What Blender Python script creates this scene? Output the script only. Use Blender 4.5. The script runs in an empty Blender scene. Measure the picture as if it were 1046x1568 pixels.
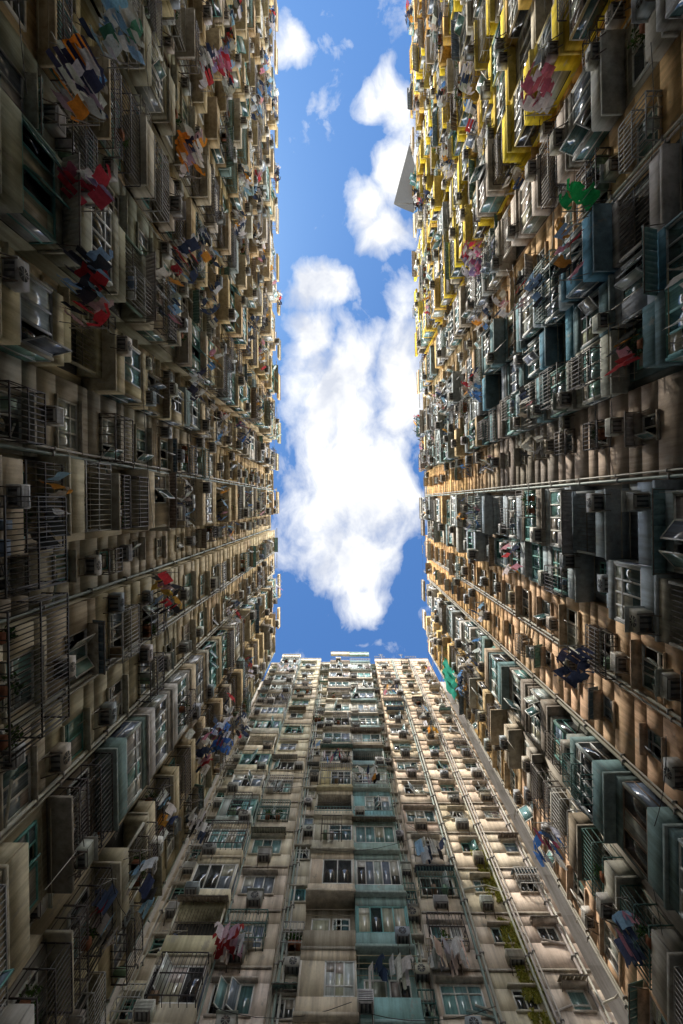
import bpy, math, random
import numpy as np
from mathutils import Vector, Matrix
random.seed(11)
R=random.random
U=random.uniform
CAMZ=1.6; F=697.0; VPX,VPY=530.0,770.0
FH=2.8; Z0=1.8; NF=21; ROOF=Z0+FH*NF
scene=bpy.context.scene

# ------------------------------------------------------------------ materials
def N(nt,t,**k):
    n=nt.nodes.new(t)
    for a,b in k.items(): setattr(n,a,b)
    return n
def math_(nt,op,a,b=None,clamp=False):
    n=N(nt,'ShaderNodeMath',operation=op); n.use_clamp=clamp
    for i,v in enumerate((a,b)):
        if v is None: continue
        if isinstance(v,(int,float)): n.inputs[i].default_value=v
        else: nt.links.new(v,n.inputs[i])
    return n.outputs[0]
def vmath(nt,op,a,b=None):
    n=N(nt,'ShaderNodeVectorMath',operation=op)
    for i,v in enumerate((a,b)):
        if v is None: continue
        if isinstance(v,tuple): n.inputs[i].default_value=v
        else: nt.links.new(v,n.inputs[i])
    return n
def noise(nt,vec,scale,detail=4,rough=0.55):
    n=N(nt,'ShaderNodeTexNoise'); n.inputs['Scale'].default_value=scale
    n.inputs['Detail'].default_value=detail; n.inputs['Roughness'].default_value=rough
    nt.links.new(vec,n.inputs['Vector']); return n
def mrange(nt,v,a,b,c,d):
    n=N(nt,'ShaderNodeMapRange'); nt.links.new(v,n.inputs[0])
    for i,x in enumerate((a,b,c,d)): n.inputs[i+1].default_value=x
    return n.outputs[0]
def mixc(nt,fac,a,b,mode='MIX'):
    n=N(nt,'ShaderNodeMix',data_type='RGBA',blend_type=mode)
    if isinstance(fac,(int,float)): n.inputs[0].default_value=fac
    else: nt.links.new(fac,n.inputs[0])
    for i,v in ((6,a),(7,b)):
        if isinstance(v,tuple): n.inputs[i].default_value=(*v,1)
        else: nt.links.new(v,n.inputs[i])
    return n.outputs[2]
def base_mat(name,rough,spec=0.3,metal=0.0):
    m=bpy.data.materials.new(name); m.use_nodes=True; nt=m.node_tree
    b=nt.nodes['Principled BSDF']; b.inputs['Roughness'].default_value=rough
    b.inputs['Specular IOR Level'].default_value=spec; b.inputs['Metallic'].default_value=metal
    at=N(nt,'ShaderNodeAttribute',attribute_name='Col')
    pos=N(nt,'ShaderNodeNewGeometry').outputs['Position']
    return m,nt,b,at.outputs['Color'],pos
def wall_mat():
    m,nt,b,col,pos=base_mat('weathered_plaster',0.9,0.15)
    st=vmath(nt,'MULTIPLY',pos,(3.2,3.2,0.28)).outputs[0]
    n1=noise(nt,st,1.0,6,0.65).outputs[0]
    n2=noise(nt,pos,0.35,4).outputs[0]
    n3=noise(nt,pos,9.0,5,0.7).outputs[0]
    sx=N(nt,'ShaderNodeSeparateXYZ'); nt.links.new(pos,sx.inputs[0])
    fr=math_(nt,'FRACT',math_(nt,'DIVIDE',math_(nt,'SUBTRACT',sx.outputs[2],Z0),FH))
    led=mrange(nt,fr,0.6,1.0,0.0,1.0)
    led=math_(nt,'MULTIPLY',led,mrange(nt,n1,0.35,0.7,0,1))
    a=mrange(nt,n1,0.38,0.68,1.06,0.48)
    p=mrange(nt,n2,0.3,0.7,0.86,1.1)
    q=mrange(nt,n3,0.3,0.75,1.05,0.84)
    k=math_(nt,'MULTIPLY',math_(nt,'MULTIPLY',a,p),q)
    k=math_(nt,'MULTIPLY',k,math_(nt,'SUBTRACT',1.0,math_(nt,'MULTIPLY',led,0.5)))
    dk=mixc(nt,1.0,col,(0.22,0.19,0.15),'MULTIPLY')
    c=mixc(nt,math_(nt,'SUBTRACT',1.0,k,True),col,dk)
    n4=noise(nt,vmath(nt,'MULTIPLY',pos,(1,1,0.6)).outputs[0],1.7,6,0.7).outputs[0]
    c=mixc(nt,mrange(nt,n4,0.60,0.65,0,0.55),c,(0.36,0.34,0.30))
    nt.links.new(c,b.inputs['Base Color'])
    bp=N(nt,'ShaderNodeBump'); bp.inputs['Strength'].default_value=0.35; bp.inputs['Distance'].default_value=0.03
    nt.links.new(n3,bp.inputs['Height']); nt.links.new(bp.outputs[0],b.inputs['Normal'])
    return m
def metal_mat(name='painted_metal',rough=0.5,rust=True):
    m,nt,b,col,pos=base_mat(name,rough,0.4)
    n1=noise(nt,pos,2.6,6,0.7).outputs[0]
    n2=noise(nt,vmath(nt,'MULTIPLY',pos,(8,8,1.2)).outputs[0],1.0,4).outputs[0]
    c=mixc(nt,mrange(nt,n2,0.4,0.7,0,0.4),col,mixc(nt,1.0,col,(0.35,0.3,0.25),'MULTIPLY'))
    if rust: c=mixc(nt,mrange(nt,n1,0.6,0.7,0,0.7),c,(0.16,0.08,0.04))
    nt.links.new(c,b.inputs['Base Color']); return m
def glass_mat():
    m,nt,b,col,pos=base_mat('window_glass',0.08,0.9)
    n1=noise(nt,vmath(nt,'MULTIPLY',pos,(1,1,0.02)).outputs[0],13.0,1).outputs[0]
    n2=noise(nt,pos,1.3,3).outputs[0]
    k=math_(nt,'MULTIPLY',mrange(nt,n1,0.3,0.7,0.72,1.15),mrange(nt,n2,0.3,0.7,0.6,1.2))
    kk=N(nt,'ShaderNodeCombineColor')
    for i in range(3): nt.links.new(k,kk.inputs[i])
    nt.links.new(mixc(nt,1.0,col,kk.outputs[0],'MULTIPLY'),b.inputs['Base Color'])
    nt.links.new(mrange(nt,n2,0.4,0.7,0.04,0.25),b.inputs['Roughness'])
    b.inputs['IOR'].default_value=1.7
    return m
def cloth_mat(name='laundry_fabric',trans=0.25):
    m,nt,b,col,pos=base_mat(name,0.95,0.1)
    n1=noise(nt,pos,14,3).outputs[0]
    c=mixc(nt,mrange(nt,n1,0.4,0.6,0,0.35),col,mixc(nt,1.0,col,(0.5,0.5,0.5),'MULTIPLY'))
    nt.links.new(c,b.inputs['Base Color'])
    tr=N(nt,'ShaderNodeBsdfTranslucent'); nt.links.new(c,tr.inputs[0])
    mx=N(nt,'ShaderNodeMixShader'); mx.inputs[0].default_value=trans
    nt.links.new(b.outputs[0],mx.inputs[1]); nt.links.new(tr.outputs[0],mx.inputs[2])
    nt.links.new(mx.outputs[0],nt.nodes['Material Output'].inputs[0]); return m
def ground_mat():
    m,nt,b,col,pos=base_mat('worn_concrete_paving',0.9,0.2)
    n=noise(nt,pos,0.7,6,0.7).outputs[0]
    c=mixc(nt,n,(0.18,0.17,0.16),(0.34,0.33,0.31))
    nt.links.new(c,b.inputs['Base Color']); return m
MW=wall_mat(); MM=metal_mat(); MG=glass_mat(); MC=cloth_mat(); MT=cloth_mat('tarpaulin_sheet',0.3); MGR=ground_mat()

# ------------------------------------------------------------------ geometry store
SG=np.array([[0,0,0],[1,0,0],[1,1,0],[0,1,0],[0,0,1],[1,0,1],[1,1,1],[0,1,1]],float)
FI=np.array([[0,3,2,1],[4,5,6,7],[0,1,5,4],[1,2,6,5],[2,3,7,6],[3,0,4,7]])
class Geo:
    def __init__(s): s.b=[]; s.q=[]; s.qc=[]
    def obj(s,name,mat,parent=None):
        if not s.b and not s.q: return None
        V=[];Fc=[];C=[];nv=0
        if s.b:
            a=np.array(s.b,float); O=a[:,0:3];A=a[:,3:6];B=a[:,6:9];D=a[:,9:12];col=a[:,12:15]
            flip=(np.einsum('ij,ij->i',np.cross(A,B),D)<0)
            v=O[:,None,:]+SG[None,:,0:1]*A[:,None,:]+SG[None,:,1:2]*B[:,None,:]+SG[None,:,2:3]*D[:,None,:]
            n=len(a); f=np.arange(n)[:,None,None]*8+FI[None]
            f[flip]=f[flip][:,:,::-1]
            V.append(v.reshape(-1,3)); Fc.append(f.reshape(-1,4)); C.append(np.repeat(col,6,axis=0)); nv=n*8
        if s.q:
            q=np.array(s.q,float); n=len(q)
            V.append(q.reshape(-1,3)); Fc.append(np.arange(n*4).reshape(-1,4)+nv); C.append(np.array(s.qc,float))
        V=np.concatenate(V);Fc=np.concatenate(Fc);C=np.concatenate(C)
        me=bpy.data.meshes.new(name); me.vertices.add(len(V)); me.vertices.foreach_set('co',V.ravel())
        me.loops.add(Fc.size); me.loops.foreach_set('vertex_index',Fc.ravel().astype(np.int32))
        me.polygons.add(len(Fc)); me.polygons.foreach_set('loop_start',np.arange(0,Fc.size,4,dtype=np.int32))
        me.update(calc_edges=True)
        at=me.color_attributes.new('Col','FLOAT_COLOR','CORNER')
        cc=np.ones((Fc.size,4)); cc[:,:3]=np.repeat(np.clip(C,0,1),4,axis=0); at.data.foreach_set('color',cc.ravel())
        me.materials.append(mat); me.validate()
        ob=bpy.data.objects.new(name,me); scene.collection.objects.link(ob)
        if parent: ob.parent=parent
        return ob
class Wall:
    def __init__(s,o,t,n): s.o=o;s.t=t;s.n=n
    def p(s,a,d,z): return (s.o[0]+s.t[0]*a+s.n[0]*d, s.o[1]+s.t[1]*a+s.n[1]*d, z)
    def v(s,a,d,z): return (s.t[0]*a+s.n[0]*d, s.t[1]*a+s.n[1]*d, z)
    def loc(s,px,py,d):
        dx,dy=(px-VPX)/F,(py-VPY)/F
        c=(s.o[0]*s.n[0]+s.o[1]*s.n[1])+d
        h=c/(dx*s.n[0]+dy*s.n[1])
        X,Y=dx*h,dy*h
        return ((X-s.o[0])*s.t[0]+(Y-s.o[1])*s.t[1], h+CAMZ)
def box(g,W,s0,s1,d0,d1,z0,z1,c):
    g.b.append((*W.p(s0,d0,z0),*W.v(s1-s0,0,0),*W.v(0,d1-d0,0),0,0,z1-z0,*c))
def obox(g,W,p,a,b,c_,col):
    g.b.append((*W.p(*p),*W.v(*a),*W.v(*b),*W.v(*c_),*col))
def bar(g,W,p0,p1,th,col):
    a=Vector(p1)-Vector(p0)
    up=Vector((0,0,1)) if abs(a.z)<0.9*a.length else Vector((1,0,0))
    b=a.cross(up).normalized()*th; c=a.cross(b).normalized()*th
    o=Vector(p0)-b/2-c/2
    obox(g,W,tuple(o),tuple(a),tuple(b),tuple(c),col)
def pipe(g,W,p0,p1,r,col,n=8):
    a=(Vector(p1)-Vector(p0)); up=Vector((0,0,1)) if abs(a.z)<0.9*a.length else Vector((1,0,0))
    b=a.cross(up).normalized()*r; c=a.cross(b).normalized()*r
    for i in range(n):
        t0,t1=2*math.pi*i/n,2*math.pi*(i+1)/n
        e0=b*math.cos(t0)+c*math.sin(t0); e1=b*math.cos(t1)+c*math.sin(t1)
        P=[Vector(p0)+e0,Vector(p0)+e1,Vector(p1)+e1,Vector(p1)+e0]
        g.q.append([W.p(*x) for x in P]); g.qc.append(col)
def quad(g,W,pts,col): g.q.append([W.p(*x) for x in pts]); g.qc.append(col)
def vary(c,a=0.12):
    k=1+U(-a,a); return tuple(min(0.9,max(0.01,x*k*(1+U(-a,a)*0.3))) for x in c)
def lerp(a,b,t): return tuple(x+(y-x)*t for x,y in zip(a,b))

# ------------------------------------------------------------------ parts
GL=[(0.03,0.035,0.04)]*5+[(0.07,0.15,0.16)]*3+[(0.22,0.42,0.42)]*3+[(0.58,0.64,0.62)]*3+[(0.22,0.28,0.36)]*3+[(0.6,0.55,0.44)]
FR=[(0.76,0.78,0.76)]*6+[(0.82,0.82,0.79)]*3+[(0.14,0.38,0.35)]*2+[(0.24,0.17,0.12)]+[(0.4,0.42,0.43)]
AWC=[(0.42,0.42,0.4),(0.2,0.36,0.33),(0.55,0.52,0.46),(0.16,0.24,0.32),(0.3,0.24,0.18)]
CG=[(0.07,0.06,0.06)]*3+[(0.12,0.1,0.08),(0.42,0.42,0.41),(0.09,0.2,0.18)]
class Bld: pass
def newB():
    b=Bld(); b.w=Geo();b.f=Geo();b.g=Geo();b.ac=Geo();b.m=Geo();b.p=Geo();b.aw=Geo();b.pl=Geo();return b
def window(B,W,s0,s1,z0,z1,d,n,fc,gc=None,openp=0.15):
    f=0.065
    box(B.f,W,s0,s1,d-0.10,d-0.02,z0,z0+f,fc); box(B.f,W,s0,s1,d-0.10,d-0.02,z1-f,z1,fc)
    box(B.f,W,s0,s0+f,d-0.10,d-0.02,z0+f,z1-f,fc); box(B.f,W,s1-f,s1,d-0.10,d-0.02,z0+f,z1-f,fc)
    zt=z0+(z1-z0)*random.choice((0.66,0.7,0.3)) if R()<0.6 else None
    w=(s1-s0-2*f)/n
    base=gc or random.choice(GL)
    for i in range(n):
        a=s0+f+i*w; b=a+w
        if i: box(B.f,W,a-0.03,a+0.03,d-0.096,d-0.016,z0+f,z1-f,fc)
        gcol=vary(base if R()<0.7 else random.choice(GL),0.2)
        lo,hi=z0+f,z1-f
        if R()<openp and n>1:
            hi2=(zt or hi)
            ang=U(0.5,1.35); hs=1 if R()<0.5 else -1; hx=a if hs>0 else b
            dv=(math.cos(ang)*hs*w,math.sin(ang)*w,0)
            nv=(-math.sin(ang)*hs,math.cos(ang),0)
            P0=(hx,d,lo)
            obox(B.g,W,P0,dv,tuple(x*0.012 for x in nv),(0,0,hi2-lo),vary(random.choice(GL[5:]),0.2))
            o2=(hx-nv[0]*0.01,d-nv[1]*0.01,lo)
            t3=tuple(x*0.036 for x in nv)
            obox(B.f,W,o2,dv,t3,(0,0,0.045),fc)
            obox(B.f,W,(o2[0],o2[1],hi2-0.045),dv,t3,(0,0,0.045),fc)
            e=tuple(x*0.05/w for x in dv)
            obox(B.f,W,(o2[0],o2[1],lo+0.045),e,t3,(0,0,hi2-lo-0.09),fc)
            obox(B.f,W,(o2[0]+dv[0]-e[0],o2[1]+dv[1]-e[1],lo+0.045),e,t3,(0,0,hi2-lo-0.09),fc)
            box(B.g,W,a,b,d-0.2,d-0.14,lo,hi,(0.012,0.012,0.014))  # near-black sheet, not glass: painted darkness of the room behind the open pane
        else:
            box(B.g,W,a,b,d-0.075,d-0.055,lo,hi,gcol)
            if R()<0.25:
                h=lo+(hi-lo)*U(0.3,0.8); box(B.g,W,a+0.01,b-0.01,d-0.054,d-0.05,h,hi,vary((0.6,0.58,0.5),0.3))
    if zt: box(B.f,W,s0+f,s1-f,d-0.093,d-0.013,zt-0.025,zt+0.025,fc)
def aircon(B,W,s,d,z,w=None,col=None):
    w=w or U(0.55,0.85); h=U(0.38,0.5); dp=U(0.32,0.5); c=col or vary(random.choice([(0.62,0.62,0.58),(0.74,0.74,0.7),(0.48,0.49,0.49),(0.52,0.48,0.4),(0.38,0.44,0.48)]),0.15)
    d0=d+0.02
    box(B.ac,W,s,s+w,d0,d0+dp,z,z+h,c)
    dk=(0.06,0.06,0.065)
    if R()<0.55:
        box(B.ac,W,s+0.04,s+w-0.04,d0+dp,d0+dp+0.008,z+0.04,z+h-0.04,dk)
        k=6
        for i in range(k):
            zz=z+0.05+(h-0.1)*(i+0.2)/k; box(B.ac,W,s+0.04,s+w-0.04,d0+dp+0.008,d0+dp+0.025,zz,zz+(h-0.1)/k*0.5,c)
    else:
        cx,cz,r=s+w*0.5,z+h/2,h*0.42; y=d0+dp+0.01
        for i in range(10):
            a0,a1=2*math.pi*i/10,2*math.pi*(i+1)/10
            quad(B.ac,W,[(cx,y,cz),(cx+r*math.cos(a0),y,cz+r*math.sin(a0)),(cx+r*math.cos((a0+a1)/2),y,cz+r*math.sin((a0+a1)/2)),(cx+r*math.cos(a1),y,cz+r*math.sin(a1))],dk)
        for i in range(4):
            t=i*math.pi/4; bar(B.ac,W,(cx-r*math.cos(t),y+0.015,cz-r*math.sin(t)),(cx+r*math.cos(t),y+0.015,cz+r*math.sin(t)),0.015,c)
    box(B.ac,W,s+0.05,s+w-0.05,d0+0.05,d0+dp-0.05,z-0.005,z,(0.25,0.25,0.25))
    for i in range(3):
        a=s+w*(0.2+0.25*i); box(B.ac,W,a,a+w*0.1,d0+0.06,d0+dp-0.06,z-0.010,z-0.005,dk)
    m=(0.16,0.13,0.11)
    for a in (s+0.06,s+w-0.09):
        box(B.m,W,a,a+0.035,d,d0+dp+0.04,z-0.045,z-0.012,m)
        bar(B.m,W,(a+0.017,d,z-0.4),(a+0.017,d0+dp,z-0.03),0.03,m)
    if R()<0.3: box(B.aw,W,s-0.06,s+w+0.06,d,d0+dp+0.12,z+h+0.02,z+h+0.04,vary((0.5,0.52,0.5),0.2))
    if R()<0.5:
        bar(B.p,W,(s+w-0.05,d+0.06,z-0.02),(s+w-0.02,d+0.04,z-U(0.8,2.4)),0.025,(0.55,0.54,0.5))
def awning(B,W,s0,s1,d,z,out,col):
    dr=out*U(0.25,0.5); n=max(4,int((s1-s0)/0.16)); w=(s1-s0)/n
    for i in range(n):
        a=s0+i*w; o=0.022*(i%2)
        obox(B.aw,W,(a,d,z+o),(w,0,0),(0,out,-dr),(0,0,0.012),col)
    for a in (s0+0.05,s1-0.05): bar(B.m,W,(a,d,z-dr-0.15),(a,d+out*0.95,z-dr-0.02),0.025,(0.14,0.12,0.1))
    bar(B.m,W,(s0,d+out-0.02,z-dr-0.02),(s1,d+out-0.02,z-dr-0.02),0.03,(0.14,0.12,0.1))
def plant(B,W,s,d,z):
    r=U(0.12,0.16); box(B.pl,W,s-r,s+r,d-r,d+r,z,z+0.24,(0.32,0.14,0.08))
    g=vary(random.choice([(0.05,0.11,0.03),(0.07,0.13,0.03),(0.04,0.08,0.03)]),0.2); sz=U(0.25,0.5)
    for i in range(70):
        a,b=U(0,6.28),U(-0.3,1.5); q=sz*U(0.3,1)
        p=Vector((s+q*math.cos(a)*math.cos(b)*0.9,d+q*math.sin(a)*math.cos(b)*0.8,z+0.35+q*math.sin(b)*1.1))
        e1=Vector((U(-1,1),U(-1,1),U(-1,1))).normalized()*U(0.06,0.11); e2=Vector((U(-1,1),U(-1,1),U(-1,1))).normalized()*U(0.03,0.05)
        quad(B.pl,W,[tuple(p-e1),tuple(p+e2),tuple(p+e1),tuple(p-e2)],vary(g,0.3))
def cage(B,W,s0,s1,d,out,z0,z1,c,dense=0.16):
    t=0.024
    for z in (z0,z1,(z0+z1)/2):
        bar(B.m,W,(s0,d+out,z),(s1,d+out,z),t*1.5,c)
        for a in (s0,s1): bar(B.m,W,(a,d,z),(a,d+out,z),t*1.5,c)
    n=max(3,int((s1-s0)/dense))
    for i in range(n+1):
        a=s0+(s1-s0)*i/n; bar(B.m,W,(a,d+out,z0),(a,d+out,z1),t,c)
        if i%2==0: bar(B.m,W,(a,d,z0-0.01),(a,d+out,z0-0.01),t,c)
    k=max(2,int(out/0.25))
    for i in range(k):
        y=d+out*(i+0.5)/k
        for a in (s0,s1): bar(B.m,W,(a,y,z0),(a,y,z1),t,c)
    r=R()
    if r<0.4:
        for i in range(random.randint(1,2)):
            a=U(s0+0.05,s1-0.4); w=U(0.2,0.4); hh=U(0.15,0.4)
            box(B.aw,W,a,a+w,d+0.08,d+out-0.08,z0+0.015+i*0.004,z0+hh,vary(random.choice([(0.3,0.2,0.12),(0.2,0.28,0.4),(0.5,0.5,0.48),(0.2,0.3,0.2)]),0.2))
    elif r<0.7:
        for i in range(random.randint(1,3)): plant(B,W,U(s0+0.2,s1-0.2),d+out*0.5,z0+0.02)
CL=[(0.75,0.75,0.75)]*5+[(0.05,0.07,0.13)]*3+[(0.04,0.04,0.04)]*2+[(0.55,0.06,0.07),(0.65,0.3,0.38),(0.12,0.28,0.6),(0.3,0.5,0.7),(0.4,0.35,0.28),(0.5,0.48,0.42),(0.75,0.35,0.06)]
def cloth_piece(G,W,s,d,z,along,kind,col):
    ax,ay=along; nx,ny=-ay,ax
    ph=U(0,6); amp=U(0.02,0.05); sway=U(-0.08,0.08)
    def P(u,v):
        r=amp*math.sin(u*17+ph+v*2)*min(1,v*3)+sway*v
        return (s+ax*u+nx*r, d+ay*u+ny*r, z-v)
    def sheet(f,nu,nv):
        for i in range(nu):
            for j in range(nv):
                quad(G,W,[P(*f(i/nu,j/nv)),P(*f((i+1)/nu,j/nv)),P(*f((i+1)/nu,(j+1)/nv)),P(*f(i/nu,(j+1)/nv))],col)
    if kind=='shirt':
        w=U(0.4,0.52);h=U(0.55,0.75)
        sheet(lambda a,b:((a-0.5)*w*(1-0.08*math.sin(b*3)),b*h+abs(a-0.5)*0.1*(1-b)),6,4)
        L=U(0.2,0.5)
        for sg in (-1,1):
            sheet(lambda a,b:(sg*(w/2-0.02+b*L*0.45+a*0.05),0.05+b*L*0.9+(1-a)*0.13-0.02),1,3)
    elif kind=='pants':
        w=U(0.34,0.42);h=U(0.85,1.05)
        sheet(lambda a,b:((a-0.5)*w,b*0.28),4,1)
        for sg in (-1,1): sheet(lambda a,b:(sg*(0.015+b*0.03)+sg*a*w*(0.46-0.12*b),0.28+b*(h-0.28)),2,4)
    else:
        w=U(0.4,0.6);h=U(0.5,0.95)
        sheet(lambda a,b:((a-0.5)*w,b*h*(1+0.04*math.sin(a*9))),8,4)
LAUND=[]
def laundry(W,s0,s1,d,z,out=1.1,cols=None,density=0.6,np_=2):
    G1=Geo();G2=Geo(); m=(0.42,0.40,0.36)
    for a in (s0,s1):
        bar(G2,W,(a,d,z),(a,d+out,z),0.03,m); bar(G2,W,(a,d,z-0.5),(a,d+out*0.8,z-0.02),0.022,m)
    for k in range(np_):
        y=d+out*(k+1)/np_-0.03
        pipe(G2,W,(s0-0.15,y,z+0.02),(s1+0.15,y,z+0.02),0.016,(0.5,0.42,0.25),6)
        a=s0+0.2
        while a<s1-0.1:
            if R()<density:
                kd=random.choice(['shirt','shirt','pants','towel'])
                ta=U(0.5,1.3)*random.choice((-1,1))   # garments on hangers turn across the pole
                cloth_piece(G1,W,a,y,z,(math.cos(ta),math.sin(ta)),kd,vary(random.choice(cols or CL),0.2))
            a+=U(0.16,0.36)
    LAUND.append((G1,G2))

def unit_flat(B,W,s0,s1,d,zf,col,fc,gc=None,small=False):
    z1=zf+FH; w=s1-s0
    ww=min(w-0.3,(U(0.75,1.0) if small else U(1.3,1.9))); zs=zf+(1.2 if small else 0.95)+U(-0.08,0.08); zt=zs+(0.85 if small else 1.25)
    c=s0+w/2+(0.12 if small else -0.15)*(w-ww)+U(-0.12,0.12)*min(1,w-ww)
    a,b=c-ww/2,c+ww/2
    box(B.w,W,s0,s1,d-0.25,d,zf,zs,col); box(B.w,W,s0,s1,d-0.25,d,zt,z1,col)
    box(B.w,W,s0,a,d-0.25,d,zs,zt,col); box(B.w,W,b,s1,d-0.25,d,zs,zt,col)
    lc=lerp(col,(0.4,0.4,0.38),0.4)
    box(B.w,W,a-0.08,b+0.08,d,d+0.09,zs-0.08,zs,lc)
    box(B.w,W,a-0.12,b+0.12,d,d+U(0.12,0.4),zt,zt+0.07,lc)
    window(B,W,a,b,zs,zt,d,1 if ww<0.8 else (2 if ww<1.45 else 3),fc,gc)
    if R()<0.62:
        aw=U(0.55,0.8)
        if R()<0.6 or s1-b<0.75: aircon(B,W,max(s0+0.02,min(c-aw/2+U(-.2,.2),s1-aw-.02)),d,zf+U(0.15,0.35),aw)
        else: aircon(B,W,b+0.08,d,zs+U(-0.1,0.3),min(aw,s1-b-0.12))
    if R()<0.22: cage(B,W,a-0.1,b+0.1,d,U(0.45,0.65),zs-0.1,zt+0.1,random.choice(CG))
    if R()<0.16: awning(B,W,a-0.2,b+0.2,d+0.02,zt+0.28,U(0.4,0.7),vary(random.choice(AWC),0.2))
    if R()<0.07: laundry(W,a-0.1,b+0.2,d+0.02,zs-0.02,U(0.8,1.4))
def unit_box(B,W,s0,s1,db,d,zf,col,fc,gc=None,slabc=None,acp=0.55,slab=0.08):
    z1=zf+FH; ap=random.choice((0.9,0.9,0.75,1.0)); zs=zf+ap; zt=z1-U(0.35,0.5)
    sc=slabc or lerp(col,(0.4,0.38,0.35),0.35)
    box(B.w,W,s0-0.05,s1+0.05,db,d+slab,zf,zf+0.14,sc)
    box(B.w,W,s0,s1,db,d,zf+0.14,zs,col)
    box(B.w,W,s0,s1,db,d,zt,z1,lerp(col,sc,0.3))
    pc=lerp(col,fc,0.5)
    for a in (s0,s1-0.09): box(B.w,W,a,a+0.09,d-0.09,d,zs,zt,pc)
    box(B.w,W,s0,s1,db,db+0.05,zs,zt,(0.08,0.08,0.08))
    n=max(2,round((s1-s0)/U(0.55,0.85)))
    if R()<0.10:
        for i in range(int((s1-s0)/0.16)): 
            a=s0+0.1+i*0.16; bar(B.m,W,(a,d-0.05,zs),(a,d-0.05,zt),0.02,(0.14,0.12,0.1))
        bar(B.m,W,(s0,d-0.05,(zs+zt)/2),(s1,d-0.05,(zs+zt)/2),0.03,(0.14,0.12,0.1))
    else:
        if R()<0.25:
            m=s0+(s1-s0)*U(0.25,0.45)
            box(B.w,W,s0+0.09,m,d-0.12,d-0.01,zs,zt,vary(col,0.1)); window(B,W,m,s1-0.09,zs,zt,d,max(2,n-1),fc,gc,0.16)
        else: window(B,W,s0+0.09,s1-0.09,zs,zt,d,n,fc,gc,0.16)
        for a,e in ((s0,0.03),(s1,-0.03)):
            if d-db>0.35:
                box(B.g,W,min(a,a+e),max(a,a+e),db+0.05,d-0.1,zs,zt,vary(gc or random.choice(GL),0.2))
                bar(B.f,W,(a+e*0.2,(db+d)/2,zs),(a+e*0.2,(db+d)/2,zt),0.05,fc)
                bar(B.f,W,(a+e*0.2,db+0.05,zt-0.03),(a+e*0.2,d-0.1,zt-0.03),0.05,fc)
    if R()<acp:
        aw=U(0.6,0.78); a=s0+0.1 if R()<0.5 else s1-aw-0.1; aircon(B,W,a,d,zf+U(0.16,0.3),aw)
    if R()<0.16: awning(B,W,s0-0.1,s1+0.1,d+0.01,zt+0.3,U(0.4,0.7),vary(random.choice(AWC),0.2))
    if R()<0.22:
        m=U(0,0.5)*(s1-s0); cage(B,W,s0+m,s1 if R()<.5 else s0+m+1.2,d+0.08,U(0.3,0.5),zs-0.2,zt,random.choice(CG))
    if R()<0.07: laundry(W,s0+0.1,s1-0.1,d+0.02,zs,U(0.7,1.2))
def unit_open(B,W,s0,s1,db,d,zf,col,fc):
    z1=zf+FH
    box(B.w,W,s0-0.04,s1+0.04,db,d+0.05,zf,zf+0.14,lerp(col,(0.3,0.3,0.28),0.4))
    if R()<0.7:
        box(B.w,W,s0,s1,d-0.1,d,zf+0.14,zf+0.95,col)
        for a in (s0,s1-0.1): box(B.w,W,a,a+0.1,db,d-0.1,zf+0.14,zf+0.95,col)
    else: cage(B,W,s0,s1,db,d-db-0.03,zf+0.16,zf+1.05,(0.12,0.1,0.09),0.14)
    box(B.w,W,s0,s1,db,db+0.12,zf+0.14,z1,lerp(col,(0.2,0.18,0.16),0.2))
    m=(s0+s1)/2
    window(B,W,s0+0.3,m,zf+0.2,zf+2.2,db+0.26,1,fc); window(B,W,m+0.1,s1-0.25,zf+1.0,zf+2.2,db+0.26,2,fc)
    if R()<0.5: cage(B,W,s0,s1,db,d-db-0.02,zf+1.08,z1-0.1,random.choice(CG),0.18)
    for i in range(2): pipe(B.m,W,(s0,d-0.3-0.3*i,z1-0.45),(s1,d-0.3-0.3*i,z1-0.45),0.015,(0.4,0.35,0.25),6)
    if R()<0.28: laundry(W,s0+0.1,s1-0.1,d-0.35,z1-0.5,0.7,None,0.6,2)
    if R()<0.25: plant(B,W,U(s0+0.3,s1-0.3),d-0.1,zf+0.95)
    if R()<0.5: aircon(B,W,U(s0,s1-0.8),d,zf+0.3)

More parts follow.
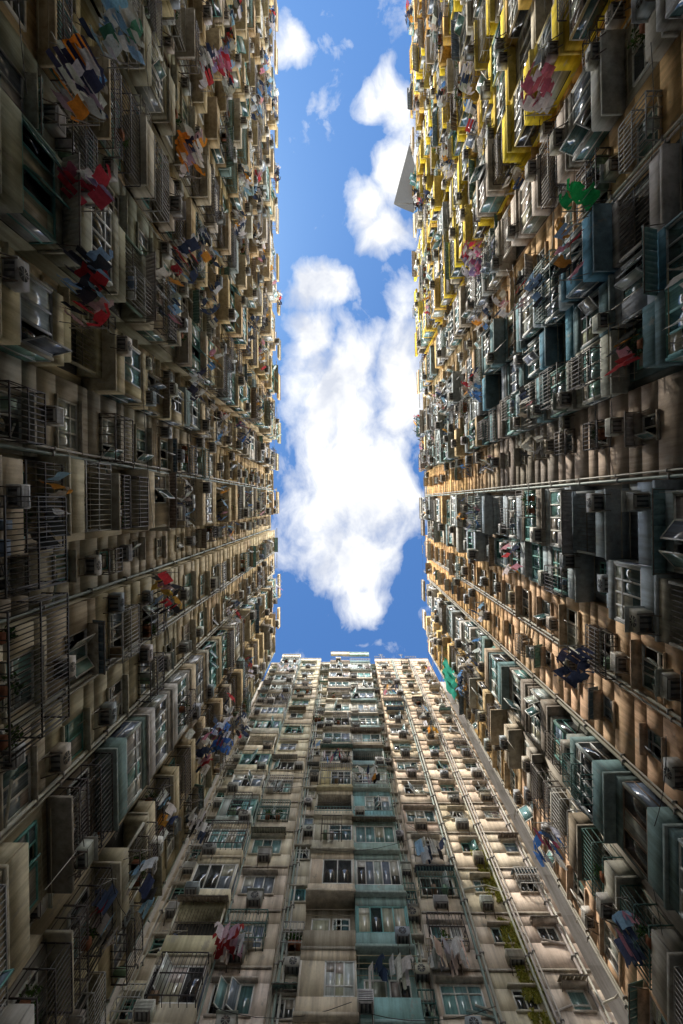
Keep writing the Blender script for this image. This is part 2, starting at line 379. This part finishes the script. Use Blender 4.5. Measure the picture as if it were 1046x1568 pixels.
# ------------------------------------------------------------------ facade builder
def build_bay(B,W,s0,s1,d,kind,colf,fcp,roof,gc=None,accent=None,steady=False,slab=0.08,accp=0.6):
    """kind: F flat, S small-window flat, X box bay, O open balconies, R recess"""
    db=d-0.85 if kind in 'XO' else d
    mid=colf(NF//2)
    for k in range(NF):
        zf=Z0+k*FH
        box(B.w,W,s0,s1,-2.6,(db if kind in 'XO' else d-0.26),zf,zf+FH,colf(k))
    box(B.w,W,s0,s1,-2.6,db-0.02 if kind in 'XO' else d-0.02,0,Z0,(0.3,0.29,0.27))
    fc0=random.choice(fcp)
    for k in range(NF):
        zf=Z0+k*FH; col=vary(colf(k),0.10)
        fc=fc0 if R()<0.65 else random.choice(fcp)
        if kind=='F': unit_flat(B,W,s0,s1,d,zf,col,fc,gc)
        elif kind in 'SR': unit_flat(B,W,s0,s1,d,zf,col,fc,gc,True)
        else:
            c2=col
            r=R()
            if accent and r<accp and (k<13 or accent[0]==YEL): c2=vary(random.choice(accent),0.1)
            elif r<(0.25 if not accent else accp+0.1): c2=vary(random.choice([(0.55,0.55,0.52),(0.36,0.42,0.43),(0.52,0.46,0.36),(0.64,0.60,0.5),(0.24,0.34,0.34),(0.3,0.26,0.2)]),0.1)
            e=0.004*((k%3)+1)
            if steady: dd=d; aa=s0+e; bb=s1-e; kk=kind if R()<0.93 else 'O'
            else:
                dd=d+(U(-0.3,0.4) if R()<0.5 else 0)
                aa=s0+e+(U(0,0.4) if R()<0.3 else 0); bb=s1-e-(U(0,0.4) if R()<0.3 else 0)
                kk=kind if R()<0.78 else ('O' if kind=='X' else 'X')
            if kk=='X': unit_box(B,W,aa,bb,db,dd,zf,c2,fc,gc,slab=slab)
            else: unit_open(B,W,aa,bb,db,dd,zf,c2,fc)
    pd=d if kind not in 'XO' else d+0.05
    box(B.w,W,s0,s1,pd-0.2,pd+0.03,ROOF,roof+0.9,vary(mid,0.1))
    box(B.w,W,s0-0.01,s1+0.01,pd-0.24,pd+0.10,roof+0.9,roof+0.98,lerp(mid,(0.3,0.3,0.3),0.5))
def rooftop(B,W,s0,s1,d,roof):
    for i in range(int((s1-s0)/3)):
        s=U(s0,s1); h=U(1.2,3.5)
        r=R()
        if r<0.45:
            bar(B.m,W,(s,d-0.3,roof),(s,d-0.3,roof+h),0.04,(0.2,0.2,0.2))
            for j in range(5): bar(B.m,W,(s-0.3+0.03*j,d-0.3,roof+h-0.1-0.12*j),(s+0.3-0.03*j,d-0.3,roof+h-0.1-0.12*j),0.02,(0.25,0.25,0.25))
        else:
            L=U(1,2.5)
            for z in (roof+1.2,roof+1.5): bar(B.m,W,(s,d,z),(s+L,d,z),0.035,(0.2,0.2,0.2))
            for j in range(5): bar(B.m,W,(s+L*j/4,d,roof+0.9),(s+L*j/4,d,roof+1.5),0.03,(0.2,0.2,0.2))
def pipes(B,W,s,d,n,col=None):
    for i in range(n):
        r=U(0.035,0.07); a=s+0.2*i; c=col or vary(random.choice([(0.5,0.48,0.42),(0.4,0.38,0.33),(0.62,0.6,0.55),(0.3,0.38,0.35)]),0.2)
        pipe(B.p,W,(a,d+0.1,0.2),(a,d+0.1,ROOF+0.6),r,c)
        for k in range(NF):
            z=Z0+k*FH+0.5+0.13*i; box(B.p,W,a-r*1.6,a+r*1.6,d,d+0.1+r*1.3,z,z+0.06,(0.25,0.24,0.23))
            if R()<0.3:
                e=a+U(0.4,1.3)*random.choice((-1,1)); zz=z+U(0.6,1.2)
                pipe(B.p,W,(a,d+0.1,zz-0.3),(e,d+0.08,zz),r*0.7,c,6)
def cables(B,W,s0,s1,d,n):
    for i in range(n):
        a=U(s0,s1-4); L=U(2,7); z=Z0+FH*random.randint(2,NF-1)+U(0,0.9); y=d+U(0.02,0.25); sag=U(0.1,0.5); b=min(a+L,s1)
        z2=z+U(-1.2,1.2); pts=[(a+(b-a)*t,y,z+(z2-z)*t-sag*4*t*(1-t)) for t in [j/6 for j in range(7)]]
        for p,q in zip(pts,pts[1:]): bar(B.p,W,p,q,0.016,(0.04,0.04,0.04))
def finish(B,name):
    e=bpy.data.objects.new(name,None); scene.collection.objects.link(e)
    B.w.obj('walls',MW,e);B.f.obj('window_frames',MM,e);B.g.obj('window_glass',MG,e);B.ac.obj('air_conditioners',MM,e)
    B.m.obj('metal_cages_and_brackets',MM,e);B.p.obj('pipes_and_cables',MM,e);B.aw.obj('awnings',MM,e);B.pl.obj('balcony_plants',MC,e)
    return e
def core(B,W,s0,s1,roof,col=(0.4,0.38,0.35)):
    box(B.w,W,s0,s1,-12,-2.6,0,roof,col)
    box(B.w,W,s0,s1,-2.6,-0.3,ROOF-0.02,ROOF+0.02,col)

WL=Wall((-9.6,20.0),(0,-1),(1,0))
th=math.atan(0.0267)
WR=Wall((11.0,20.0),(-math.sin(th),-math.cos(th)),(-math.cos(th),math.sin(th)))
WBt=Wall((-9.9,20.7),(1,0),(0,-1))

OL=(0.50,0.43,0.26); TAN=(0.66,0.51,0.30); BG=(0.64,0.57,0.41); CREAM=(0.76,0.67,0.45); GREY=(0.55,0.51,0.42)
def left_col(Y):
    if Y<-30: b=random.choice([TAN,OL,BG,(0.64,0.5,0.26)])
    elif Y<-9: b=random.choice([OL,(0.40,0.40,0.30),TAN,(0.42,0.44,0.37)])
    elif Y<-5: b=random.choice([CREAM,(0.6,0.53,0.35)])
    elif Y<6: b=random.choice([GREY,(0.6,0.53,0.41),BG])
    else: b=random.choice([(0.6,0.55,0.40),OL,(0.68,0.60,0.43)])
    top=random.choice([(0.72,0.54,0.29),(0.68,0.55,0.34),(0.64,0.48,0.27)])
    return lambda k: lerp(b,top,min(1,max(0,(k-7)/6)))
YEL=(0.90,0.66,0.04); ORG=(0.84,0.48,0.13); PEACH=(0.82,0.57,0.38); TEAL=(0.16,0.28,0.32); BLU=(0.43,0.52,0.58)
def right_col(Y):
    acc=None; dim=None; ap=0.6
    if Y<-58: b=random.choice([YEL,(0.72,0.58,0.30),YEL]); acc=[YEL,(0.8,0.66,0.3)]
    elif Y<-16: b=random.choice([YEL,YEL,(0.84,0.62,0.2),ORG,(0.72,0.62,0.44)]); acc=[YEL,YEL,YEL,(0.84,0.55,0.12),(0.72,0.66,0.54)]; ap=0.7
    elif Y<-10.5: b=random.choice([PEACH,(0.78,0.68,0.54),(0.82,0.56,0.3)]); acc=[(0.58,0.6,0.58),(0.7,0.65,0.57)]
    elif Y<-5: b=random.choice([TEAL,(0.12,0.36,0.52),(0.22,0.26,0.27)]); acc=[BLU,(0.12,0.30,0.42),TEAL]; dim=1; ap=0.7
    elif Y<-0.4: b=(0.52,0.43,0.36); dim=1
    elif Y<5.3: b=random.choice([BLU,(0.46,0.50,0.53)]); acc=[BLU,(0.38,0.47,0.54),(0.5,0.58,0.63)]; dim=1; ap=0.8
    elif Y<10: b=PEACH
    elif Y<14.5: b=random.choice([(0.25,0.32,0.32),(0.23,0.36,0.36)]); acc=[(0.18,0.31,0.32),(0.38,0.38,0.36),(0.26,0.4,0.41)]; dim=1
    else: b=random.choice([PEACH,(0.6,0.56,0.5)])
    top=random.choice([(0.84,0.57,0.2),(0.8,0.49,0.2),(0.8,0.6,0.32)]) if Y>-58 else YEL
    if Y<-16: top=lerp(top,b,0.75)
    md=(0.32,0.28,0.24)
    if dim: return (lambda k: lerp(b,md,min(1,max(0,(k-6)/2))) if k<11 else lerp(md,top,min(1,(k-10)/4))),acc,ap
    return (lambda k: lerp(b,top,min(0.9,max(0,(k-9)/5)))),acc,ap
def kindL(Y,k):
    if -5<Y<-0.5 or 5<Y<9: return 'F' if k in 'XO' else k
    return k
def kindR(Y,k):
    if -5<Y<-0.3 or 5.5<Y<9.5: return 'F' if k in 'XO' else 'S'
    if 0<Y<5.2 or -10<Y<-5.5 or -27<Y<-20: return 'X'
    return k

FW=[(0.78,0.8,0.78)]*3+[(0.42,0.54,0.52)]+[(0.18,0.42,0.38)]
def side(W,name,colfn,smax,fcp,kfn):
    s=0.15
    patt=[('R',1.5,-0.8),('X',2.9,0.75),('F',2.9,0.0),('X',2.9,0.7),('S',2.0,-0.3),('O',2.7,0.75),('F',3.1,0.05),('X',2.4,0.7)]
    B=None; start=s; i=6; roof=ROOF
    while s<smax:
        if B is None: B=newB(); start=s; roof=ROOF+U(-0.4,0.5); dsh=U(-0.15,0.2)
        kind,w,d=patt[i%len(patt)]; w*=U(0.88,1.12)
        if kind in 'XO' and R()<0.3: kind='O' if kind=='X' else 'X'
        i+=1
        Y=W.p(s+w/2,0,0)[1]
        k2=kfn(Y,kind)
        if k2!=kind:
            if k2=='X' and kind in 'FSR': d=U(0.45,0.7); w=max(w,2.2)
            elif k2!='X': d=min(d,0.1)
            kind=k2
        cf=colfn(Y); acc=None; ap=0.6
        if isinstance(cf,tuple): cf,acc,ap=cf
        build_bay(B,W,s,s+w,d+dsh,kind,cf,fcp,roof,None,acc,accp=ap)
        if kind in 'FRS': pipes(B,W,s+0.15,d+dsh,random.randint(1,2))
        s+=w
        if i%4==0 and s-start>9 or s>=smax:
            core(B,W,start,s,roof); rooftop(B,W,start,s,0.4,roof); cables(B,W,start,s,0.9,9); cables(B,W,start,s,0.2,8)
            if W is WL and start<19<s+6 and not getattr(side,'done',False):
                side.done=True   # heavy dark cages running along the lower floors
                for (pa,pb,px) in ((760,905,28),(925,1140,30)):
                    sA,zA=W.loc(px,pa,1.3); sB,_=W.loc(px,pb,1.3)
                    cage(B,W,min(sA,sB),max(sA,sB),0.9,0.75,zA-1.0,zA+1.3,(0.05,0.045,0.04),0.13)
            finish(B,name); B=None; s+=0.02
side(WL,'apartment_building',left_col,104,FR,kindL)
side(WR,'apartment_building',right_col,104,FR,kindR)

# ---- end building
B=newB(); W=WBt; random.seed(5)
def cst(c,top=None):
    top=top or c
    return lambda k: lerp(c,top,min(1,max(0,(k-6)/8)))
PK=(0.84,0.74,0.63); CR=(0.83,0.74,0.57); PCH=(0.87,0.69,0.52)
rf=ROOF
build_bay(B,W,0.0,1.5,-0.6,'S',cst((0.66,0.6,0.46)),FW,rf)
build_bay(B,W,1.5,3.9,0.5,'X',cst((0.68,0.64,0.50),CR),FW,rf,None,[(0.48,0.56,0.52),(0.72,0.66,0.48)],True)
build_bay(B,W,3.9,6.6,0.0,'F',cst(PK,CR),FW,rf)
build_bay(B,W,6.6,7.9,-0.5,'S',cst((0.72,0.66,0.56),CR),[(0.75,0.77,0.75),(0.15,0.42,0.5)],rf)
build_bay(B,W,7.9,10.35,0.85,'X',cst(CR,(0.78,0.72,0.57)),[(0.8,0.82,0.8)],rf,None,[CR,(0.72,0.69,0.56),(0.82,0.7,0.42)],True,0.26)
build_bay(B,W,10.35,12.9,0.8,'X',cst((0.34,0.56,0.58),(0.62,0.68,0.6)),[(0.8,0.82,0.8),(0.22,0.5,0.5)],rf,None,[(0.30,0.56,0.6),(0.45,0.64,0.62),(0.66,0.68,0.58)],True,0.24)
build_bay(B,W,12.9,13.7,-0.8,'S',cst((0.66,0.6,0.50)),FW,rf)
build_bay(B,W,13.7,16.1,0.0,'F',cst(PK,PCH),FW,rf)
build_bay(B,W,16.1,18.3,-0.02,'S',cst(CR,PCH),FW,rf)
build_bay(B,W,18.3,20.7,0.02,'S',cst(PK,PCH),FW,rf)
for s,d,n in ((0.3,-0.6,2),(4.0,0.0,1),(6.7,-0.5,3),(13.0,-0.8,3),(15.9,0.0,2),(18.1,0.0,3),(20.2,0.02,2)): pipes(B,W,s,d,n)
for k in range(NF):
    z=Z0+k*FH
    for a,b,d in ((3.9,6.6,0.0),(13.7,16.1,0.0),(16.1,18.3,-0.02),(18.3,20.7,0.02)):
        box(B.w,W,a+0.01,b-0.01,d,d+0.07,z-0.05,z+0.05,(0.55,0.5,0.43))
    for a,b in ((7.9,10.3),(10.4,12.9)):
        if R()<0.4:
            d=1.06; c=random.choice([(0.12,0.11,0.1),(0.5,0.5,0.48),(0.15,0.3,0.3)])
            for zz in (z+0.5,z+0.85): bar(B.m,W,(a,d,zz),(b,d,zz),0.03,c)
            for i in range(13): bar(B.m,W,(a+(b-a)*i/12,d,z+0.14),(a+(b-a)*i/12,d,z+0.85),0.02,c)
box(B.w,W,-14,33,-14,-2.6,0,rf,(0.4,0.38,0.35)); box(B.w,W,0,20.7,-2.6,-0.3,ROOF-0.02,ROOF+0.02,(0.4,0.38,0.35))
rooftop(B,W,0.5,20,0.2,rf); cables(B,W,0,20.7,0.9,6); cables(B,W,0,20.7,0.15,12)
finish(B,'apartment_building')
# moss growing on the wall beside the soil pipes (thin irregular tufts)
s1_,z1_=W.loc(752,1330,0.03); s2_,z2_=W.loc(800,1500,0.03); G=Geo()
for i in range(7000):
    t=R(); z=z2_-5+(z1_+1-z2_+5)*t; lane=random.choice((-0.32,0.0,0.30)); s=(s1_+s2_)/2+lane+random.gauss(0,0.08)+0.06*math.sin(z*2.3+lane*9)
    if math.sin(z*1.1+lane*20)+math.sin(z*2.9+lane)>0.9: continue
    p=Vector((s,0.05,z)); e1=Vector((U(-.4,.4),U(0,1)*.5,U(-1,1))).normalized()*U(0.05,0.13); e2=Vector((U(-1,1),U(-.2,.5),U(-.3,.3))).normalized()*U(0.03,0.06)
    quad(G,W,[tuple(p-e1),tuple(p+e2),tuple(p+e1),tuple(p-e2)],vary((0.34,0.33,0.07),0.3))
G.obj('wall_moss',MC)

# ---- laundry seen in the photo
def put_laundry(W,px,py,d,cols,w=2.0,out=1.2,dens=0.85):
    s,z=W.loc(px,py,d); laundry(W,s-w/2,s+w/2,d-0.1,z+0.4,out,cols,dens,3)
O_=[(0.85,0.3,0.04),(0.75,0.75,0.75),(0.05,0.05,0.1),(0.5,0.35,0.45)]
D_=[(0.03,0.03,0.03),(0.04,0.04,0.05),(0.6,0.04,0.05),(0.25,0.4,0.6),(0.6,0.4,0.4)]
B_=[(0.1,0.25,0.65),(0.05,0.15,0.45),(0.35,0.08,0.14),(0.05,0.07,0.12),(0.7,0.7,0.75)]
P_=[(0.6,0.2,0.32),(0.75,0.75,0.75),(0.5,0.05,0.08),(0.35,0.3,0.5)]
put_laundry(WL,90,130,1.0,O_,2.0); put_laundry(WL,100,440,1.0,D_,2.2); put_laundry(WL,275,240,1.0,O_)
put_laundry(WL,105,290,1.0,P_,1.0); put_laundry(WL,165,55,1.0,[(0.3,0.5,0.7),(0.7,0.7,0.7),(0.1,0.3,0.2)],2.0); put_laundry(WL,325,105,1.0,P_,1.4)
put_laundry(WL,265,400,1.0,None,2.0); put_laundry(WL,290,590,1.0,[(0.75,0.75,0.75),(0.05,0.05,0.08)],1.8); put_laundry(WL,360,660,1.0,B_,2.2)
put_laundry(WL,240,1490,1.0,B_,2.2); put_laundry(WBt,350,1480,0.3,[(0.7,0.7,0.7),(0.4,0.05,0.05),(0.6,0.4,0.5)],1.4)
put_laundry(WBt,690,1490,0.3,[(0.8,0.8,0.8),(0.75,0.6,0.5),(0.7,0.7,0.7)],1.6,0.9); put_laundry(WR,865,1300,0.9,B_,1.6)
put_laundry(WR,905,1020,0.9,[(0.03,0.04,0.08),(0.08,0.08,0.14)],1.4); put_laundry(WR,840,150,0.9,[(0.75,0.75,0.75),(0.5,0.15,0.2)],1.6)
put_laundry(WL,320,1130,0.9,B_,2.2); put_laundry(WR,735,590,0.9,None,2.2); put_laundry(WL,230,910,0.9,D_+[(0.75,0.5,0.08)],1.8)
put_laundry(WR,735,400,0.9,P_,2.4); put_laundry(WR,905,305,0.9,[(0.03,0.5,0.15),(0.3,0.3,0.3)],0.8); put_laundry(WR,830,450,0.9,D_,1.6)
for i,(a,b) in enumerate(LAUND):
    e=bpy.data.objects.new('laundry_rack',None); scene.collection.objects.link(e)
    b.obj('drying_poles',MM,e); a.obj('clothes',MC,e)
# green debris netting hung on the facade
s,z=WR.loc(690,1040,0.95); G=Geo()
for i in range(12):
    for j in range(14):
        def q(u,v): return (s-1.2+2.4*u+0.12*math.sin(v*9),1.0+0.13*math.sin(u*16+v*3)+0.08*math.sin(v*13),z-2.6+5.2*v+0.2*math.sin(u*5))
        quad(G,WR,[q(i/12,j/14),q((i+1)/12,j/14),q((i+1)/12,(j+1)/14),q(i/12,(j+1)/14)],vary((0.03,0.32,0.23),0.15))
G.obj('green_scaffold_net',MC)

# tarpaulin on poles cantilevered off the roof edge
G=Geo(); WX=Wall((0,0),(1,0),(0,1))
P=[(8.2,-46.5,61.6),(6.15,-38.6,61.2),(8.9,-37.4,61.4),(9.6,-42.0,61.9)]
n=8
for i in range(n):
    for j in range(n):
        def q(u,v):
            p=(Vector(P[0])*(1-u)+Vector(P[1])*u)*(1-v)+(Vector(P[3])*(1-u)+Vector(P[2])*u)*v
            return (p.x,p.y,p.z+0.15*math.sin(u*7+v*3))
        quad(G,WX,[q(i/n,j/n),q((i+1)/n,j/n),q((i+1)/n,(j+1)/n),q(i/n,(j+1)/n)],(0.13,0.135,0.14))
G2=Geo()
for p in P[:3]: bar(G2,WX,(10.6,p[1],61.3),(p[0],p[1],p[2]),0.06,(0.3,0.3,0.3))
e=bpy.data.objects.new('rooftop_tarpaulin',None); scene.collection.objects.link(e)
G.obj('sheet',MT,e); G2.obj('poles',MM,e)

# ------------------------------------------------------------------ ground
me=bpy.data.meshes.new('ground'); me.from_pydata([(-1500,-1500,0),(1500,-1500,0),(1500,1500,0),(-1500,1500,0)],[],[(0,1,2,3)])
me.materials.append(MGR); g=bpy.data.objects.new('ground',me); scene.collection.objects.link(g)

# ------------------------------------------------------------------ sun + sky
S=Vector((-0.8,-0.95,1.7)).normalized()
sd=bpy.data.lights.new('sun','SUN'); sd.energy=4.3; sd.angle=math.radians(3); sd.color=(1,0.91,0.77)
so=bpy.data.objects.new('sun',sd); scene.collection.objects.link(so); so.rotation_euler=(-S).to_track_quat('-Z','Y').to_euler()
w=bpy.data.worlds.new('World'); scene.world=w; w.use_nodes=True; nt=w.node_tree
bg=nt.nodes['Background']; bg.inputs[1].default_value=0.15
sky=N(nt,'ShaderNodeTexSky',sky_type='NISHITA'); sky.sun_disc=False
sky.sun_elevation=math.asin(S.z); sky.sun_rotation=math.atan2(S.x,S.y)
tc=N(nt,'ShaderNodeTexCoord').outputs['Generated']
sx=N(nt,'ShaderNodeSeparateXYZ'); nt.links.new(tc,sx.inputs[0])
zz=math_(nt,'MAXIMUM',sx.outputs[2],0.06)
cb=N(nt,'ShaderNodeCombineXYZ')
uu=math_(nt,'DIVIDE',sx.outputs[0],zz); vv=math_(nt,'DIVIDE',sx.outputs[1],zz)
nt.links.new(uu,cb.inputs[0]); nt.links.new(vv,cb.inputs[1])
uv=cb.outputs[0]
nw=noise(nt,uv,4.0,3); 
wob=vmath(nt,'SCALE',vmath(nt,'SUBTRACT',nw.outputs['Color'],(0.5,0.5,0.5)).outputs[0]); wob.inputs['Scale'].default_value=0.13
uvw=vmath(nt,'ADD',uv,wob.outputs[0]).outputs[0]
blobs=[(490,450,55,42,1),(475,520,45,50,.9),(520,610,75,120,1),(545,740,95,125,1),(535,860,75,70,1),(565,920,40,40,.8),(615,590,50,90,.9),(612,460,32,50,.45),
 (597,365,46,38,1),(553,322,28,50,.75),(600,270,42,50,.95),(607,160,30,70,.8),(570,170,22,34,.45),(615,70,20,50,.35),(445,80,28,42,.8),(560,990,60,10,.25),(440,740,30,80,.45),(445,850,30,40,.25)]
fld=None
for x,y,rx,ry,a in blobs:
    dv=vmath(nt,'SUBTRACT',uvw,((x-VPX)/F,(y-VPY)/F,0)).outputs[0]
    ln=vmath(nt,'LENGTH',vmath(nt,'MULTIPLY',dv,(F/rx,F/ry,0)).outputs[0]).outputs['Value']
    e=math_(nt,'MULTIPLY',math_(nt,'MAXIMUM',math_(nt,'SUBTRACT',1.4,ln),0.0),a)
    fld=e if fld is None else math_(nt,'MAXIMUM',fld,e)
# unseen cloud banks around the gap, added and overbright to light the walls
fill_bank=math_(nt,'MAXIMUM',mrange(nt,math_(nt,'ABSOLUTE',uu),0.20,0.40,0,1),mrange(nt,vv,0.42,0.7,0,1))
fill_bank=math_(nt,'MAXIMUM',fill_bank,mrange(nt,vv,-1.2,-1.5,0,1.25))
fld=math_(nt,'MAXIMUM',fld,math_(nt,'MULTIPLY',fill_bank,1.0))
st=vmath(nt,'MULTIPLY',uvw,(1.25,0.8,1)).outputs[0]
nf=noise(nt,st,8.5,9,0.60).outputs[0]
dens=math_(nt,'ADD',fld,math_(nt,'MULTIPLY',math_(nt,'SUBTRACT',nf,0.5),2.2))
m=mrange(nt,dens,0.18,0.85,0,1)
m=math_(nt,'POWER',m,0.85)
cs=noise(nt,uvw,5.0,5,0.6).outputs[0]
shade=mixc(nt,mrange(nt,cs,0.34,0.52,0,1),(4.9,5.2,5.9),(7.9,7.9,7.8))
bk=N(nt,'ShaderNodeVectorMath',operation='SCALE'); nt.links.new(shade,bk.inputs[0]); nt.links.new(mrange(nt,fill_bank,0,1,1.0,4.4),bk.inputs['Scale'])
blue=mixc(nt,0.6,mixc(nt,1.0,sky.outputs[0],(0.55,0.92,1.30),'MULTIPLY'),(0.62,1.65,4.2))
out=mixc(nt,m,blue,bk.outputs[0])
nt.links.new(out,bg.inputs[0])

# ------------------------------------------------------------------ camera
cd=bpy.data.cameras.new('camera'); cd.sensor_fit='HORIZONTAL'; cd.sensor_width=24; cd.lens=16; cd.clip_end=5000; cd.clip_start=0.05
co=bpy.data.objects.new('camera',cd); scene.collection.objects.link(co)
Fw=Vector(((523-VPX)/F,(784-VPY)/F,1)).normalized(); Rt=(Vector((1,0,0))-Fw*Fw.x).normalized(); Up=-(Fw.cross(Rt))
M=Matrix((Rt,Up,-Fw)).transposed().to_4x4(); M.translation=Vector((0,0,CAMZ)); co.matrix_world=M
scene.camera=co
scene.view_settings.view_transform='Standard'; scene.view_settings.look='None'; scene.view_settings.exposure=0
print('faces',sum(len(o.data.polygons) for o in bpy.data.objects if o.type=='MESH'))
